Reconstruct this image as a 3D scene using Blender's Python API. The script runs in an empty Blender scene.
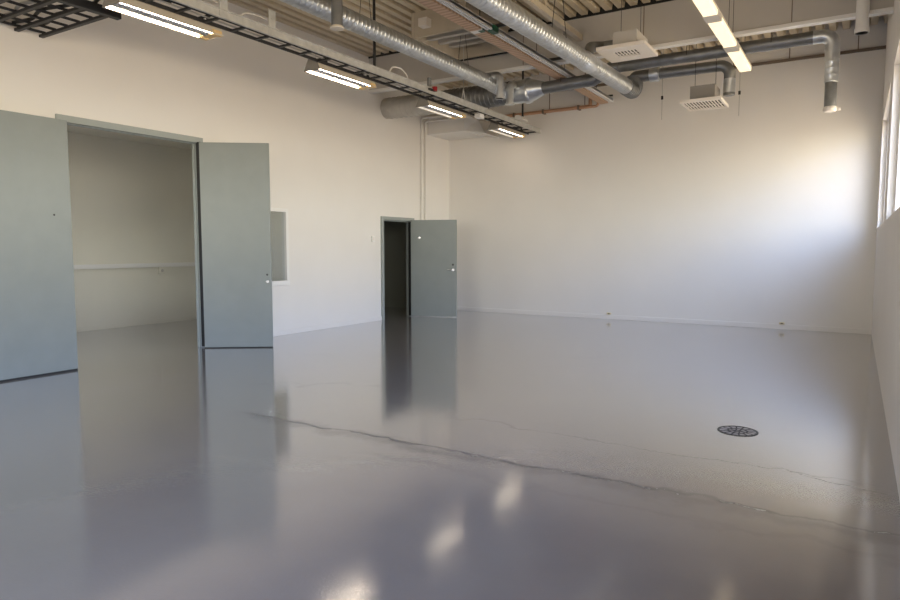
import bpy, bmesh, math, random
from mathutils import Vector, Matrix
random.seed(7)
S = bpy.context.scene
COL = S.collection
# ------------------------------------------------------------------ camera
cam_d = bpy.data.cameras.new('camera')
cam_d.sensor_width = 36.0
cam_d.lens = 657.4 / 900 * 36.0
cam_d.clip_start = 0.02
cam = bpy.data.objects.new('camera', cam_d)
COL.objects.link(cam)
cam.location = (0, 0, 1.5)
cam.rotation_euler = (math.radians(90 - 4.533), 0, math.radians(31.663))
S.camera = cam
# ------------------------------------------------------------------ world: sky over warm sunlit ground
W = bpy.data.worlds.new('world')
S.world = W
W.use_nodes = True
nt = W.node_tree
nt.nodes.clear()
wo = nt.nodes.new('ShaderNodeOutputWorld')
bg = nt.nodes.new('ShaderNodeBackground')
tc = nt.nodes.new('ShaderNodeTexCoord')
sp = nt.nodes.new('ShaderNodeSeparateXYZ')
mr = nt.nodes.new('ShaderNodeMapRange')
mr.inputs[1].default_value = -1
mr.inputs[2].default_value = 1
cr = nt.nodes.new('ShaderNodeValToRGB')
el = cr.color_ramp.elements
el[0].position = 0.0
el[0].color = (0.40, 0.31, 0.23, 1)
el[1].position = 1.0
el[1].color = (0.36, 0.48, 0.86, 1)
for pos, c in ((0.47, (0.48, 0.38, 0.285)), (0.50, (0.85, 0.76, 0.64)), (0.59, (0.80, 0.77, 0.77)),
               (0.65, (0.58, 0.70, 1.06)), (0.80, (0.47, 0.60, 0.98))):
    e = el.new(pos)
    e.color = (*c, 1)
nt.links.new(tc.outputs['Generated'], sp.inputs[0])
nt.links.new(sp.outputs['Z'], mr.inputs[0])
nt.links.new(mr.outputs[0], cr.inputs[0])
nt.links.new(cr.outputs[0], bg.inputs[0])
bg.inputs[1].default_value = 11.5
nt.links.new(bg.outputs[0], wo.inputs[0])
W.cycles.sampling_method = 'MANUAL'
W.cycles.sample_map_resolution = 256
# ------------------------------------------------------------------ exposure
S.view_settings.view_transform = 'Standard'
S.view_settings.look = 'None'
S.view_settings.exposure = 0.60
S.view_settings.gamma = 1.0
S.view_settings.use_curve_mapping = False
LAMP_TUBE = 20.0          # fluorescent tubes of the left row
LAMP_DIFF = 0.60         # acrylic diffusers of the right row
# ------------------------------------------------------------------ room measures
XL, XR, YB, YN = -8.36, 0.28, 13.52, -3.0
ZD = 5.26                # underside of the steel deck
WT = 0.12                # partition thickness
XI = -11.8               # far wall of the rooms behind the left wall
WINS = [(10.15, 13.22), (6.0, 9.3), (2.05, 5.35), (-1.9, 1.4)]
WZ0, WZ1 = 1.83, 3.6

YS = 1.0
FILL_WINS = [(-11.5, -8.9), (-6.4, -1.2)]  # unseen windows, added and sized to fill side room and far wall with light
def portal(y0, y1, near=False):
    d = bpy.data.lights.new('window_portal', 'AREA')
    d.shape = 'RECTANGLE'
    d.size = WZ1 - WZ0
    d.size_y = y1 - y0
    d.cycles.is_portal = True
    o = bpy.data.objects.new('window_portal', d)
    COL.objects.link(o)
    o.location = (XR + 0.18, (y0 + y1) / 2, (WZ0 + WZ1) / 2)
    o.rotation_euler = (0, math.radians(90), 0)     # -Z of the lamp looks into the room (-X)
    if near:
        d.size, d.size_y = y1 - y0, WZ1 - WZ0
        o.location = ((y0 + y1) / 2, (YS if y1 < XL else YN) - 0.22, (WZ0 + WZ1) / 2)
        o.rotation_euler = (math.radians(90), 0, 0)  # -Z looks along +Y
for w in WINS:
    portal(*w)
for w in FILL_WINS:
    portal(*w, near=True)

# ------------------------------------------------------------------ materials
def mat(name, col, rough=0.6, metal=0.0, spec=0.5, var=0.0, vscale=6.0, bump=0.0, bscale=60.0, emit=None, es=0.0):
    m = bpy.data.materials.new(name)
    m.use_nodes = True
    n, l = m.node_tree.nodes, m.node_tree.links
    b = n['Principled BSDF']
    b.inputs['Base Color'].default_value = (*col, 1)
    b.inputs['Roughness'].default_value = rough
    b.inputs['Metallic'].default_value = metal
    b.inputs['Specular IOR Level'].default_value = spec
    if var or bump:
        t = n.new('ShaderNodeTexCoord')
    if var:
        nz = n.new('ShaderNodeTexNoise')
        nz.inputs['Scale'].default_value = vscale
        nz.inputs['Detail'].default_value = 5
        l.new(t.outputs['Object'], nz.inputs['Vector'])
        r = n.new('ShaderNodeMapRange')
        r.inputs[1].default_value = 0.3
        r.inputs[2].default_value = 0.7
        r.inputs[3].default_value = 1 - var
        r.inputs[4].default_value = 1 + var
        l.new(nz.outputs[0], r.inputs[0])
        mx = n.new('ShaderNodeVectorMath')
        mx.operation = 'SCALE'
        mx.inputs[0].default_value = col
        l.new(r.outputs[0], mx.inputs['Scale'])
        l.new(mx.outputs[0], b.inputs['Base Color'])
    if bump:
        nb = n.new('ShaderNodeTexNoise')
        nb.inputs['Scale'].default_value = bscale
        nb.inputs['Detail'].default_value = 3
        l.new(t.outputs['Object'], nb.inputs['Vector'])
        bp = n.new('ShaderNodeBump')
        bp.inputs['Strength'].default_value = bump
        bp.inputs['Distance'].default_value = 0.01
        l.new(nb.outputs[0], bp.inputs['Height'])
        l.new(bp.outputs[0], b.inputs['Normal'])
    if emit:
        b.inputs['Emission Color'].default_value = (*emit, 1)
        b.inputs['Emission Strength'].default_value = es
    return m

M = {}
M['wall'] = mat('wall_paint', (0.80, 0.765, 0.72), 0.7, var=0.015, vscale=1.2, bump=0.06, bscale=25)
M['wall2'] = mat('store_room_paint', (0.76, 0.73, 0.63), 0.7, var=0.02, vscale=1.5)
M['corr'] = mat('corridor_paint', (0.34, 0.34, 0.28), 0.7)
M['white'] = mat('white_trim_paint', (0.82, 0.80, 0.77), 0.45)
M['deck'] = mat('steel_deck_paint', (0.62, 0.525, 0.38), 0.55, var=0.05, vscale=3)
M['beam'] = mat('beam_paint', (0.54, 0.505, 0.46), 0.6, var=0.02, vscale=2)
M['beige'] = mat('beige_steel_paint', (0.52, 0.45, 0.35), 0.55, var=0.05)
M['door'] = mat('grey_green_door_paint', (0.225, 0.246, 0.234), 0.38, var=0.03, vscale=4)
M['frame'] = mat('grey_green_frame_paint', (0.32, 0.345, 0.33), 0.4)
M['dark'] = mat('black_rubber', (0.012, 0.012, 0.012), 0.6)
M['rung'] = mat('dark_steel', (0.03, 0.03, 0.032), 0.5, metal=0.3)
M['galv'] = mat('galvanised_steel', (0.62, 0.64, 0.66), 0.34, metal=0.9, var=0.10, vscale=9)
M['galvd'] = mat('dull_galvanised_steel', (0.24, 0.245, 0.25), 0.42, metal=0.75, var=0.12, vscale=8)
M['rail'] = mat('zinc_rail_steel', (0.55, 0.54, 0.51), 0.5, metal=0.35, var=0.12, vscale=12)
M['copper'] = mat('copper_toned_pipe', (0.55, 0.32, 0.20), 0.42, metal=0.25, var=0.08)
M['brown'] = mat('brown_strip', (0.20, 0.15, 0.11), 0.6)
def tray_mat():
    m = mat('salmon_trunking', (0.56, 0.36, 0.235), 0.55)
    n, l = m.node_tree.nodes, m.node_tree.links
    t = n.new('ShaderNodeTexCoord')
    w = n.new('ShaderNodeTexWave')
    w.bands_direction = 'Y'
    w.inputs['Scale'].default_value = 3.7
    w.inputs['Distortion'].default_value = 0.6
    l.new(t.outputs['Object'], w.inputs['Vector'])
    c = n.new('ShaderNodeMix')
    c.data_type = 'RGBA'
    l.new(w.outputs['Fac'], c.inputs[0])
    c.inputs[6].default_value = (0.42, 0.26, 0.165, 1)
    c.inputs[7].default_value = (0.60, 0.40, 0.27, 1)
    l.new(c.outputs[2], n['Principled BSDF'].inputs['Base Color'])
    return m
M['tray'] = tray_mat()
M['railw'] = mat('white_lighting_rail', (0.78, 0.76, 0.74), 0.35)
M['green'] = mat('green_connector', (0.01, 0.09, 0.05), 0.45)
M['red'] = mat('red_beacon_lens', (0.30, 0.012, 0.02), 0.3)
M['lampbody'] = mat('cream_lamp_housing', (0.70, 0.63, 0.53), 0.5)
M['louvre'] = mat('satin_reflector', (0.30, 0.32, 0.38), 0.35, metal=0.7)
M['holder'] = mat('amber_lampholder', (0.78, 0.55, 0.26), 0.5)
M['tube'] = mat('lit_tube', (0.9, 0.9, 0.9), 0.4, emit=(1.0, 0.84, 0.65), es=LAMP_TUBE)
M['tubedim'] = mat('dim_tube', (0.9, 0.88, 0.82), 0.4, emit=(1.0, 0.88, 0.72), es=0.35)
M['diff'] = mat('lit_diffuser', (0.85, 0.80, 0.70), 0.4, emit=(1.0, 0.80, 0.52), es=LAMP_DIFF)
M['yellow'] = mat('yellow_socket', (0.72, 0.62, 0.38), 0.5)
M['chrome'] = mat('chrome', (0.7, 0.7, 0.7), 0.2, metal=1.0)
M['iron'] = mat('cast_iron', (0.05, 0.05, 0.05), 0.5, metal=0.5)
M['pit'] = mat('drain_pit', (0.48, 0.46, 0.44), 0.6)
M['grille'] = mat('grille_white', (0.80, 0.74, 0.68), 0.45)
M['gdark'] = mat('grille_slot', (0.035, 0.028, 0.022), 0.7)
M['cable_w'] = mat('white_cable', (0.70, 0.66, 0.60), 0.5)
M['cable_b'] = mat('black_cable', (0.02, 0.02, 0.02), 0.5)
M['cable_g'] = mat('grey_cable', (0.42, 0.40, 0.37), 0.5)
M['boxgrey'] = mat('grey_plenum_steel', (0.27, 0.25, 0.23), 0.5)
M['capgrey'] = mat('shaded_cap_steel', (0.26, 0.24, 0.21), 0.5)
M['litduct'] = mat('lamplit_duct', (0.50, 0.475, 0.43), 0.5, metal=0.45, var=0.08)  # lighter than the rest of the duct: lamp light put into the colour
M['plenum'] = mat('plenum_grey', (0.52, 0.49, 0.45), 0.5)

def glass_mat():
    m = bpy.data.materials.new('window_glass')
    m.use_nodes = True
    n, l = m.node_tree.nodes, m.node_tree.links
    n.clear()
    o = n.new('ShaderNodeOutputMaterial')
    mx = n.new('ShaderNodeMixShader')
    t = n.new('ShaderNodeBsdfTransparent')
    t.inputs[0].default_value = (0.93, 0.96, 0.95, 1)
    g = n.new('ShaderNodeBsdfGlossy')
    g.inputs['Roughness'].default_value = 0.02
    lw = n.new('ShaderNodeLayerWeight')          # glass turns mirror-like at grazing angles
    lw.inputs['Blend'].default_value = 0.5
    pw = n.new('ShaderNodeMath')
    pw.operation = 'POWER'
    pw.inputs[1].default_value = 2.0
    l.new(lw.outputs['Facing'], pw.inputs[0])
    ma = n.new('ShaderNodeMath')
    ma.operation = 'MULTIPLY_ADD'
    ma.inputs[1].default_value = 0.94
    ma.inputs[2].default_value = 0.05
    l.new(pw.outputs[0], ma.inputs[0])
    l.new(ma.outputs[0], mx.inputs[0])
    l.new(t.outputs[0], mx.inputs[1])
    l.new(g.outputs[0], mx.inputs[2])
    l.new(mx.outputs[0], o.inputs[0])
    return m
M['glass'] = glass_mat()

def floor_mat():
    m = mat('painted_concrete_floor', (0.30, 0.30, 0.325), 0.2)
    n, l = m.node_tree.nodes, m.node_tree.links
    b = n['Principled BSDF']
    b.inputs['Specular IOR Level'].default_value = 0.5
    b.inputs['IOR'].default_value = 1.6
    b.inputs['Coat Weight'].default_value = 1.0
    b.inputs['Coat Roughness'].default_value = 0.10
    b.inputs['Coat IOR'].default_value = 1.5
    t = n.new('ShaderNodeTexCoord')
    def math_(op, a, b_=None, c=None):
        k = n.new('ShaderNodeMath')
        k.operation = op
        for i, v in enumerate((a, b_, c)):
            if v is None:
                continue
            if isinstance(v, (int, float)):
                k.inputs[i].default_value = v
            else:
                l.new(v, k.inputs[i])
        return k.outputs[0]
    def noise(scale, detail=4, vec=None, rough=0.5):
        k = n.new('ShaderNodeTexNoise')
        k.inputs['Scale'].default_value = scale
        k.inputs['Detail'].default_value = detail
        k.inputs['Roughness'].default_value = rough
        l.new(vec if vec is not None else t.outputs['Object'], k.inputs['Vector'])
        return k.outputs[0]
    sx = n.new('ShaderNodeSeparateXYZ')
    l.new(t.outputs['Object'], sx.inputs[0])
    X, Y = sx.outputs[0], sx.outputs[1]
    wob = noise(1.1, 6, rough=0.62)
    wob2 = noise(2.3, 5, rough=0.65)
    # smears of worn paint along the construction joint and a few hairline cracks
    def streak(y0, slope, amp, wid, x0, x1, nz, strength):
        d = math_('SUBTRACT', Y, y0)
        d = math_('SUBTRACT', d, math_('MULTIPLY', X, slope))
        d = math_('ADD', d, math_('MULTIPLY', math_('SUBTRACT', nz, 0.5), amp))
        d = math_('ABSOLUTE', d)
        s = n.new('ShaderNodeMapRange')
        s.interpolation_type = 'SMOOTHSTEP'
        s.inputs[1].default_value = 0.0
        s.inputs[2].default_value = wid
        s.inputs[3].default_value = strength
        s.inputs[4].default_value = 0.0
        l.new(d, s.inputs[0])
        a = n.new('ShaderNodeMapRange')
        a.interpolation_type = 'SMOOTHSTEP'
        a.inputs[1].default_value = x0
        a.inputs[2].default_value = x0 + 0.5
        l.new(X, a.inputs[0])
        c = n.new('ShaderNodeMapRange')
        c.interpolation_type = 'SMOOTHSTEP'
        c.inputs[1].default_value = x1
        c.inputs[2].default_value = x1 - 0.5
        l.new(X, c.inputs[0])
        return math_('MULTIPLY', math_('MULTIPLY', s.outputs[0], a.outputs[0]), c.outputs[0])
    st = [streak(4.05, 0.0, 0.5, 0.036, -4.9, 1.0, wob, 0.40),
          streak(4.00, 0.0, 0.5, 0.14, -4.9, 1.0, wob2, 0.30),
          streak(3.72, 0.01, 0.5, 0.06, -3.2, 1.0, wob2, 0.14),
          streak(4.86, -0.02, 0.5, 0.022, -3.2, 0.3, wob2, 0.28),
          streak(4.75, -0.25, 0.4, 0.012, -0.5, 0.4, wob, 0.4),
          streak(7.9, 0.9, 1.1, 0.02, -8, -5.6, wob, 0.22),
          streak(10.3, 0.55, 1.6, 0.025, -7.5, -2.5, wob2, 0.16),
          streak(7.6, 0.45, 1.4, 0.04, -6.5, -4.0, wob2, 0.22)]
    tot = st[0]
    for s in st[1:]:
        tot = math_('ADD', tot, s)
    tot = math_('MINIMUM', tot, 0.7)
    blot = noise(0.55, 6, rough=0.6)
    r = n.new('ShaderNodeMapRange')
    r.inputs[1].default_value = 0.3
    r.inputs[2].default_value = 0.7
    r.inputs[3].default_value = 0.90
    r.inputs[4].default_value = 1.08
    l.new(blot, r.inputs[0])
    mx = n.new('ShaderNodeVectorMath')
    mx.operation = 'SCALE'
    mx.inputs[0].default_value = (0.215, 0.194, 0.182)
    l.new(r.outputs[0], mx.inputs['Scale'])
    mc = n.new('ShaderNodeMix')
    mc.data_type = 'RGBA'
    l.new(tot, mc.inputs[0])
    l.new(mx.outputs[0], mc.inputs[6])
    mc.inputs[7].default_value = (0.06, 0.055, 0.05, 1)
    l.new(mc.outputs[2], b.inputs['Base Color'])
    rr = math_('ADD', math_('MULTIPLY', noise(1.7, 5), 0.08), 0.045)
    rr = math_('ADD', rr, math_('MULTIPLY', tot, 0.35))
    l.new(rr, b.inputs['Roughness'])
    l.new(math_('SUBTRACT', 1.0, math_('MULTIPLY', tot, 1.3)), b.inputs['Coat Weight'])
    h = math_('ADD', math_('MULTIPLY', noise(60, 2), 0.36), math_('MULTIPLY', noise(2.2, 3), 0.7))
    h = math_('SUBTRACT', h, math_('MULTIPLY', tot, 0.5))
    bp = n.new('ShaderNodeBump')
    bp.inputs['Strength'].default_value = 0.16
    bp.inputs['Distance'].default_value = 0.012
    l.new(h, bp.inputs['Height'])
    l.new(bp.outputs[0], b.inputs['Normal'])
    return m
M['floor'] = floor_mat()

# ------------------------------------------------------------------ builders
WL = {}
def tag(o, label=None, cat=None, group=None, kind=None):
    if label: o['label'] = label
    if cat: o['category'] = cat
    if group: o['group'] = group
    if kind: o['kind'] = kind
    return o
def thing(name, loc, label, cat, group=None, kind=None):
    o = bpy.data.objects.new(name, None)
    o.empty_display_size = 0.1
    COL.objects.link(o)
    o.location = loc
    WL[o.name] = Vector(loc)
    return tag(o, label, cat, group, kind)

class B:
    def __init__(self):
        self.bm = bmesh.new()
    def box(self, a, b, bev=0.0, mtx=None):
        x0, x1 = sorted((a[0], b[0])); y0, y1 = sorted((a[1], b[1])); z0, z1 = sorted((a[2], b[2]))
        vs = [self.bm.verts.new(p) for p in ((x0, y0, z0), (x1, y0, z0), (x1, y1, z0), (x0, y1, z0),
                                             (x0, y0, z1), (x1, y0, z1), (x1, y1, z1), (x0, y1, z1))]
        fs = [self.bm.faces.new([vs[i] for i in q]) for q in
              ((3, 2, 1, 0), (4, 5, 6, 7), (0, 1, 5, 4), (1, 2, 6, 5), (2, 3, 7, 6), (3, 0, 4, 7))]
        if bev:
            es = list({e for f in fs for e in f.edges})
            g = bmesh.ops.bevel(self.bm, geom=es, offset=bev, segments=2, affect='EDGES', profile=0.6)
            if mtx is not None:
                vv = {v for f in g['faces'] for v in f.verts} | {v for v in vs if v.is_valid}
                bmesh.ops.transform(self.bm, matrix=mtx, verts=list(vv))
        elif mtx is not None:
            bmesh.ops.transform(self.bm, matrix=mtx, verts=vs)
        return self
    def prism(self, prof, axis, a, b, cap=True):
        """prof: 2-D loop; extruded along axis between a and b."""
        def P(u, v, t):
            return (t, u, v) if axis == 0 else (u, t, v) if axis == 1 else (u, v, t)
        r0 = [self.bm.verts.new(P(u, v, a)) for u, v in prof]
        r1 = [self.bm.verts.new(P(u, v, b)) for u, v in prof]
        k = len(prof)
        for i in range(k):
            self.bm.faces.new((r0[i], r0[(i + 1) % k], r1[(i + 1) % k], r1[i]))
        if cap:
            self.bm.faces.new(r0[::-1]); self.bm.faces.new(r1)
        return self
    def tube(self, pts, r, seg=20, ridge=0.0, pitch=0.1, cap=True, radii=None, ang=0.0):
        """round tube along a polyline; ridge > 0 adds the raised lock seam of a spiral duct."""
        pts = [Vector(p) for p in pts]
        rings = []
        if ridge:
            new, rad = [], []
            for i in range(len(pts) - 1):
                d = pts[i + 1] - pts[i]
                n = max(1, int(d.length / pitch))
                for k in range(n):
                    for f, rr in ((0.0, r), (0.72, r), (0.78, r + ridge), (0.92, r + ridge)):
                        new.append(pts[i] + d * ((k + f) / n)); rad.append(rr)
            new.append(pts[-1]); rad.append(r)
            pts, radii = new, rad
        if radii is None:
            radii = [r] * len(pts)
        T = []
        for i in range(len(pts)):
            a = pts[max(i - 1, 0)]; c = pts[min(i + 1, len(pts) - 1)]
            t = (c - a)
            if t.length < 1e-9:
                t = Vector((0, 0, 1))
            T.append(t.normalized())
        up = Vector((0, 0, 1)) if abs(T[0].z) < 0.9 else Vector((1, 0, 0))
        N = (up - T[0] * up.dot(T[0])).normalized()
        for i, p in enumerate(pts):
            N = (N - T[i] * N.dot(T[i])).normalized()
            Bn = T[i].cross(N)
            rings.append([self.bm.verts.new(p + (N * math.cos(2 * math.pi * k / seg + ang) + Bn * math.sin(2 * math.pi * k / seg + ang)) * radii[i])
                          for k in range(seg)])
        for a, c in zip(rings, rings[1:]):
            for k in range(seg):
                self.bm.faces.new((a[k], a[(k + 1) % seg], c[(k + 1) % seg], c[k]))
        if cap:
            self.bm.faces.new(rings[0][::-1]); self.bm.faces.new(rings[-1])
        return self
    def disc_ring(self, c, r0, r1, z0, z1, seg=40):
        cx, cy = c
        L = []
        for r, z in ((r0, z0), (r0, z1), (r1, z1), (r1, z0)):
            L.append([self.bm.verts.new((cx + r * math.cos(2 * math.pi * k / seg), cy + r * math.sin(2 * math.pi * k / seg), z)) for k in range(seg)])
        for a, b in ((0, 1), (1, 2), (2, 3), (3, 0)):
            for k in range(seg):
                self.bm.faces.new((L[a][k], L[a][(k + 1) % seg], L[b][(k + 1) % seg], L[b][k]))
        return self
    def build(self, name, m, parent=None, smooth=None, label=None, cat=None, group=None, kind=None, loc=None):
        bm = self.bm
        bmesh.ops.recalc_face_normals(bm, faces=bm.faces[:])
        base = WL[parent.name] if parent else Vector(loc or (0, 0, 0))
        if base.length:
            bmesh.ops.translate(bm, vec=-base, verts=bm.verts[:])
        me = bpy.data.meshes.new(name)
        bm.to_mesh(me)
        bm.free()
        o = bpy.data.objects.new(name, me)
        COL.objects.link(o)
        me.materials.append(M[m] if isinstance(m, str) else m)
        if parent:
            o.parent = parent
        else:
            o.location = base
        WL[o.name] = base
        if smooth:
            me.polygons.foreach_set('use_smooth', [True] * len(me.polygons))
            try:
                me.set_sharp_from_angle(angle=math.radians(smooth))
            except Exception:
                pass
        return tag(o, label, cat, group, kind)

def fillet(pts, rad, n=7):
    """round the inner corners of a polyline into elbows."""
    pts = [Vector(p) for p in pts]
    out = [pts[0]]
    for i in range(1, len(pts) - 1):
        p, a, b = pts[i], pts[i - 1], pts[i + 1]
        u, v = (a - p).normalized(), (b - p).normalized()
        th = u.angle(v)
        d = rad / math.tan(th / 2)
        s, e = p + u * d, p + v * d
        c = p + (u + v).normalized() * (rad / math.sin(th / 2))
        for k in range(n + 1):
            f = k / n
            q = (s - c).lerp(e - c, f)
            out.append(c + q.normalized() * rad if q.length > 1e-6 else s)
    out.append(pts[-1])
    return out

def wall(name, axis, pos, thick, u0, u1, z0, z1, holes, m, label, cat='wall'):
    """vertical wall with real openings: axis 0 = plane x=pos, axis 1 = plane y=pos; thick is signed."""
    us = sorted({u0, u1, *[h[0] for h in holes], *[h[1] for h in holes]})
    zs = sorted({z0, z1, *[h[2] for h in holes], *[h[3] for h in holes]})
    solid = {}
    for i in range(len(us) - 1):
        for j in range(len(zs) - 1):
            cu, cz = (us[i] + us[i + 1]) / 2, (zs[j] + zs[j + 1]) / 2
            solid[i, j] = not any(h[0] < cu < h[1] and h[2] < cz < h[3] for h in holes)
    b = B()
    V = {}
    def v(i, j, k):
        if (i, j, k) not in V:
            w = pos + (thick if k else 0)
            V[i, j, k] = b.bm.verts.new((w, us[i], zs[j]) if axis == 0 else (us[i], w, zs[j]))
        return V[i, j, k]
    for (i, j), s in solid.items():
        if not s:
            continue
        for k in (0, 1):
            b.bm.faces.new((v(i, j, k), v(i + 1, j, k), v(i + 1, j + 1, k), v(i, j + 1, k)))
        for (di, dj, c0, c1) in ((-1, 0, (i, j), (i, j + 1)), (1, 0, (i + 1, j), (i + 1, j + 1)),
                                 (0, -1, (i, j), (i + 1, j)), (0, 1, (i, j + 1), (i + 1, j + 1))):
            if not solid.get((i + di, j + dj), False):
                b.bm.faces.new((v(*c0, 0), v(*c1, 0), v(*c1, 1), v(*c0, 1)))
    return b.build(name, m, label=label, cat=cat, kind='structure')

# ================================================================== THE SETTING
fb = B()
fb.box((XI - 0.2, YN - 0.2, -0.12), (XR + 0.3, YB + 0.2, 0.0))
fb.build('floor', 'floor', label='glossy grey painted concrete floor of the whole hall', cat='floor', kind='structure')

# corrugated steel deck (ribs run away from the camera)
P, prof = 0.20, []
x = XL - 0.2
while x < XR + 0.3:
    prof += [(x, ZD), (x + 0.105, ZD), (x + 0.125, ZD + 0.13), (x + 0.18, ZD + 0.13)]
    x += P
loop = prof + [(prof[-1][0], ZD + 0.19), (prof[0][0], ZD + 0.19)]
B().prism(loop, 1, YN - 0.2, YB + 0.2).build('ceiling', 'deck', label='cream corrugated steel roof deck over the hall', cat='ceiling', kind='structure')

BD = (4.51, 6.42, 0.0, 3.03)       # double door clear opening + frame
SD = (10.86, 11.97, 0.0, 2.12)     # small door
IW = (7.03, 8.20, 0.91, 2.13)      # inner window
wall('wall_left', 0, XL, -WT, YN, YB, 0, ZD + 0.15, [(4.45, 6.48, 0, 3.09), SD, IW], 'wall', 'cream white long wall with the doorways and inner window')
wall('wall_back', 1, YB, 0.2, XI - 0.2, XR + 0.3, 0, ZD + 0.15, [], 'wall', 'plain cream white end wall at the far side')
wall('wall_right', 0, XR, 0.16, YN, YB, 0, ZD + 0.15, [(a, b, WZ0, WZ1) for a, b in WINS], 'wall', 'outer wall with the row of high windows at the right edge')
wall('wall_near', 1, YN, -0.2, XL - WT, XR + 0.16, 0, ZD + 0.15, [(a, b, WZ0, WZ1) for a, b in FILL_WINS[1:]], 'wall', 'cream white end wall behind the viewer')
# rooms behind the left wall
wall('wall_storeroom_outer', 1, YS, -0.2, XI - 0.15, XL - WT, 0, 3.75, [(a, b, WZ0, 3.2) for a, b in FILL_WINS[:1]], 'wall2', 'outer wall of the side room with the added high window')
wall('wall_storeroom', 0, XI, -0.15, YS, YB, 0, 3.75, [], 'wall2', 'beige far wall of the side room seen through the double doorway')
wall('wall_divider', 1, 10.30, 0.12, XI, XL - WT, 0, 3.75, [], 'wall2', 'dim cross wall between the side room and the dark passage')
B().box((XI, YS, 3.52), (XL - WT, 10.30, 3.64)).build('ceiling_storeroom', 'wall2', label='pale ceiling of the side room behind the double doorway', cat='ceiling', kind='structure')
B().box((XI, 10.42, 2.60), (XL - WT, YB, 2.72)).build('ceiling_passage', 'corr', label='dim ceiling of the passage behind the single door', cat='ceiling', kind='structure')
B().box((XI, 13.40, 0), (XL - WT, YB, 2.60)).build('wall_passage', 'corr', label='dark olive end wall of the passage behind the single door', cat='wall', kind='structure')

bb = B()
for a, b in ((YN, 4.38), (6.55, 10.83), (12.0, YB)):
    bb.box((XL, a, 0.0), (XL + 0.015, b, 0.085), 0.004)
bb.build('baseboard_left', 'wall', label='low painted baseboard along the wall with the doors', cat='baseboard', kind='structure')
B().box((XL, YB - 0.016, 0.0), (XR, YB, 0.09), 0.004).build('baseboard_back', 'wall', label='low white baseboard along the far end wall', cat='baseboard', kind='structure')
B().box((XI, YS, 0.0), (XI + 0.014, 10.3, 0.09), 0.004).build('baseboard_storeroom', 'wall2', label='beige baseboard in the side room behind the double doorway', cat='baseboard', kind='structure')
t = B()
t.box((XL, YB - 0.03, 4.84), (XR, YB, 4.89))
t.build('trim_1', 'brown', label='thin brown strip high along the far end wall', cat='trim', kind='structure')
t = B()
for xx in (-7.3, -5.8, -5.0, -3.5, -2.1, -1.17, -0.12):
    t.box((xx - 0.008, YB - 0.008, 4.5 if xx < -4.4 else 4.89), (xx + 0.008, YB, ZD))
t.build('trim_2', 'brown', label='fine dark joints between the panels above the brown strip', cat='trim', kind='structure')
B().box((XI, YS, 1.12), (XI + 0.05, 10.3, 1.20), 0.006).build('trim_3', 'white', label='pale cable rail along the side room wall seen through the double doorway', cat='trim', kind='structure')

# -------- double doorway: frame and two leaves
def framebox(b, y0, y1, z1, w, x0, x1, bev=0.006):
    b.box((x0, y0, 0), (x1, y0 + w, z1 - w), bev)
    b.box((x0, y1 - w, 0), (x1, y1, z1 - w), bev)
    b.box((x0, y0, z1 - w), (x1, y1, z1), bev)
d1 = thing('door_1', (XL, 5.46, 0), 'tall grey double door standing wide open to the side room', 'door', kind='structure')
b = B()
framebox(b, 4.41, 6.52, 3.125, 0.085, XL - WT - 0.01, XL + 0.03)
framebox(b, 4.47, 6.46, 3.07, 0.04, XL - 0.10, XL - 0.05)
b.build('door_frame', 'frame', d1)
def leaf(parent, hinge, free, z0, z1, th, label=None):
    h, f = Vector((*hinge, 0)), Vector((*free, 0))
    d = (f - h).normalized()
    n = Vector((d.y, -d.x, 0))
    L = (f - h).length
    mtx = Matrix(((d.x, -n.x, 0, h.x), (d.y, -n.y, 0, h.y), (0, 0, 1, 0), (0, 0, 0, 1)))
    # local: x along the leaf, y = depth behind the visible face
    bb_ = B().box((0, 0, z0), (L, th, z1), 0.004, mtx)
    o = bb_.build('door_leaf', 'door', parent, label=label)
    return o, mtx, L
o, mtx, L = leaf(d1, (-8.25, 6.38), (-7.44, 6.97), 0.012, 3.04, 0.045, 'grey leaf swung out into the room')
k = B()
k.tube([mtx @ Vector((L - 0.055, -0.006, 0.995)), mtx @ Vector((L - 0.055, 0.01, 0.995))], 0.022, 20)
k.build('lock_rose', 'chrome', o, label='bright round lock plate')
k = B()
k.tube([mtx @ Vector((L - 0.06, -0.003, 1.10)), mtx @ Vector((L - 0.06, 0.01, 1.10))], 0.015, 16)
k.build('keyhole', 'iron', o)
for z in (0.35, 1.2, 2.55, 2.8):
    k = B().tube([(-8.285, 6.425, z), (-8.285, 6.425, z + 0.11)], 0.013, 12)
    k.build('hinge', 'iron', d1)
k = B().box((-8.35, 6.405, 0.02), (-8.26, 6.42, 3.05))  # black strip stands in for the shaded gap between jamb and leaf
k.build('hinge_gap_shade', 'dark', d1, label='black strip painting the shaded gap at the hinge edge')
k = B().box((0, -0.001, 0.001), (L, 0.03, 0.014), 0, mtx)
k.build('bottom_seal', 'dark', o)
o, mtx, L = leaf(d1, (-8.10, 3.41), (-8.10, 4.41), 0.02, 3.02, 0.045, 'grey leaf folded back flat along the wall')
k = B().tube([(-8.099, 4.21, 1.89), (-8.11, 4.21, 1.89)], 0.012, 12)
k.build('screw_hole', 'dark', o)
k = B().box((-8.14, 3.42, 0.001), (-8.098, 4.405, 0.021))
k.build('bottom_seal', 'dark', o)
for z in (0.4, 1.5, 2.7):
    k = B().box((XL + 0.03, 4.395, z), (-8.11, 4.41, z + 0.12))
    k.build('hinge', 'frame', d1)
# scuff marks low on the right leaf
o2, mtx2, L2 = None, None, None

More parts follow.
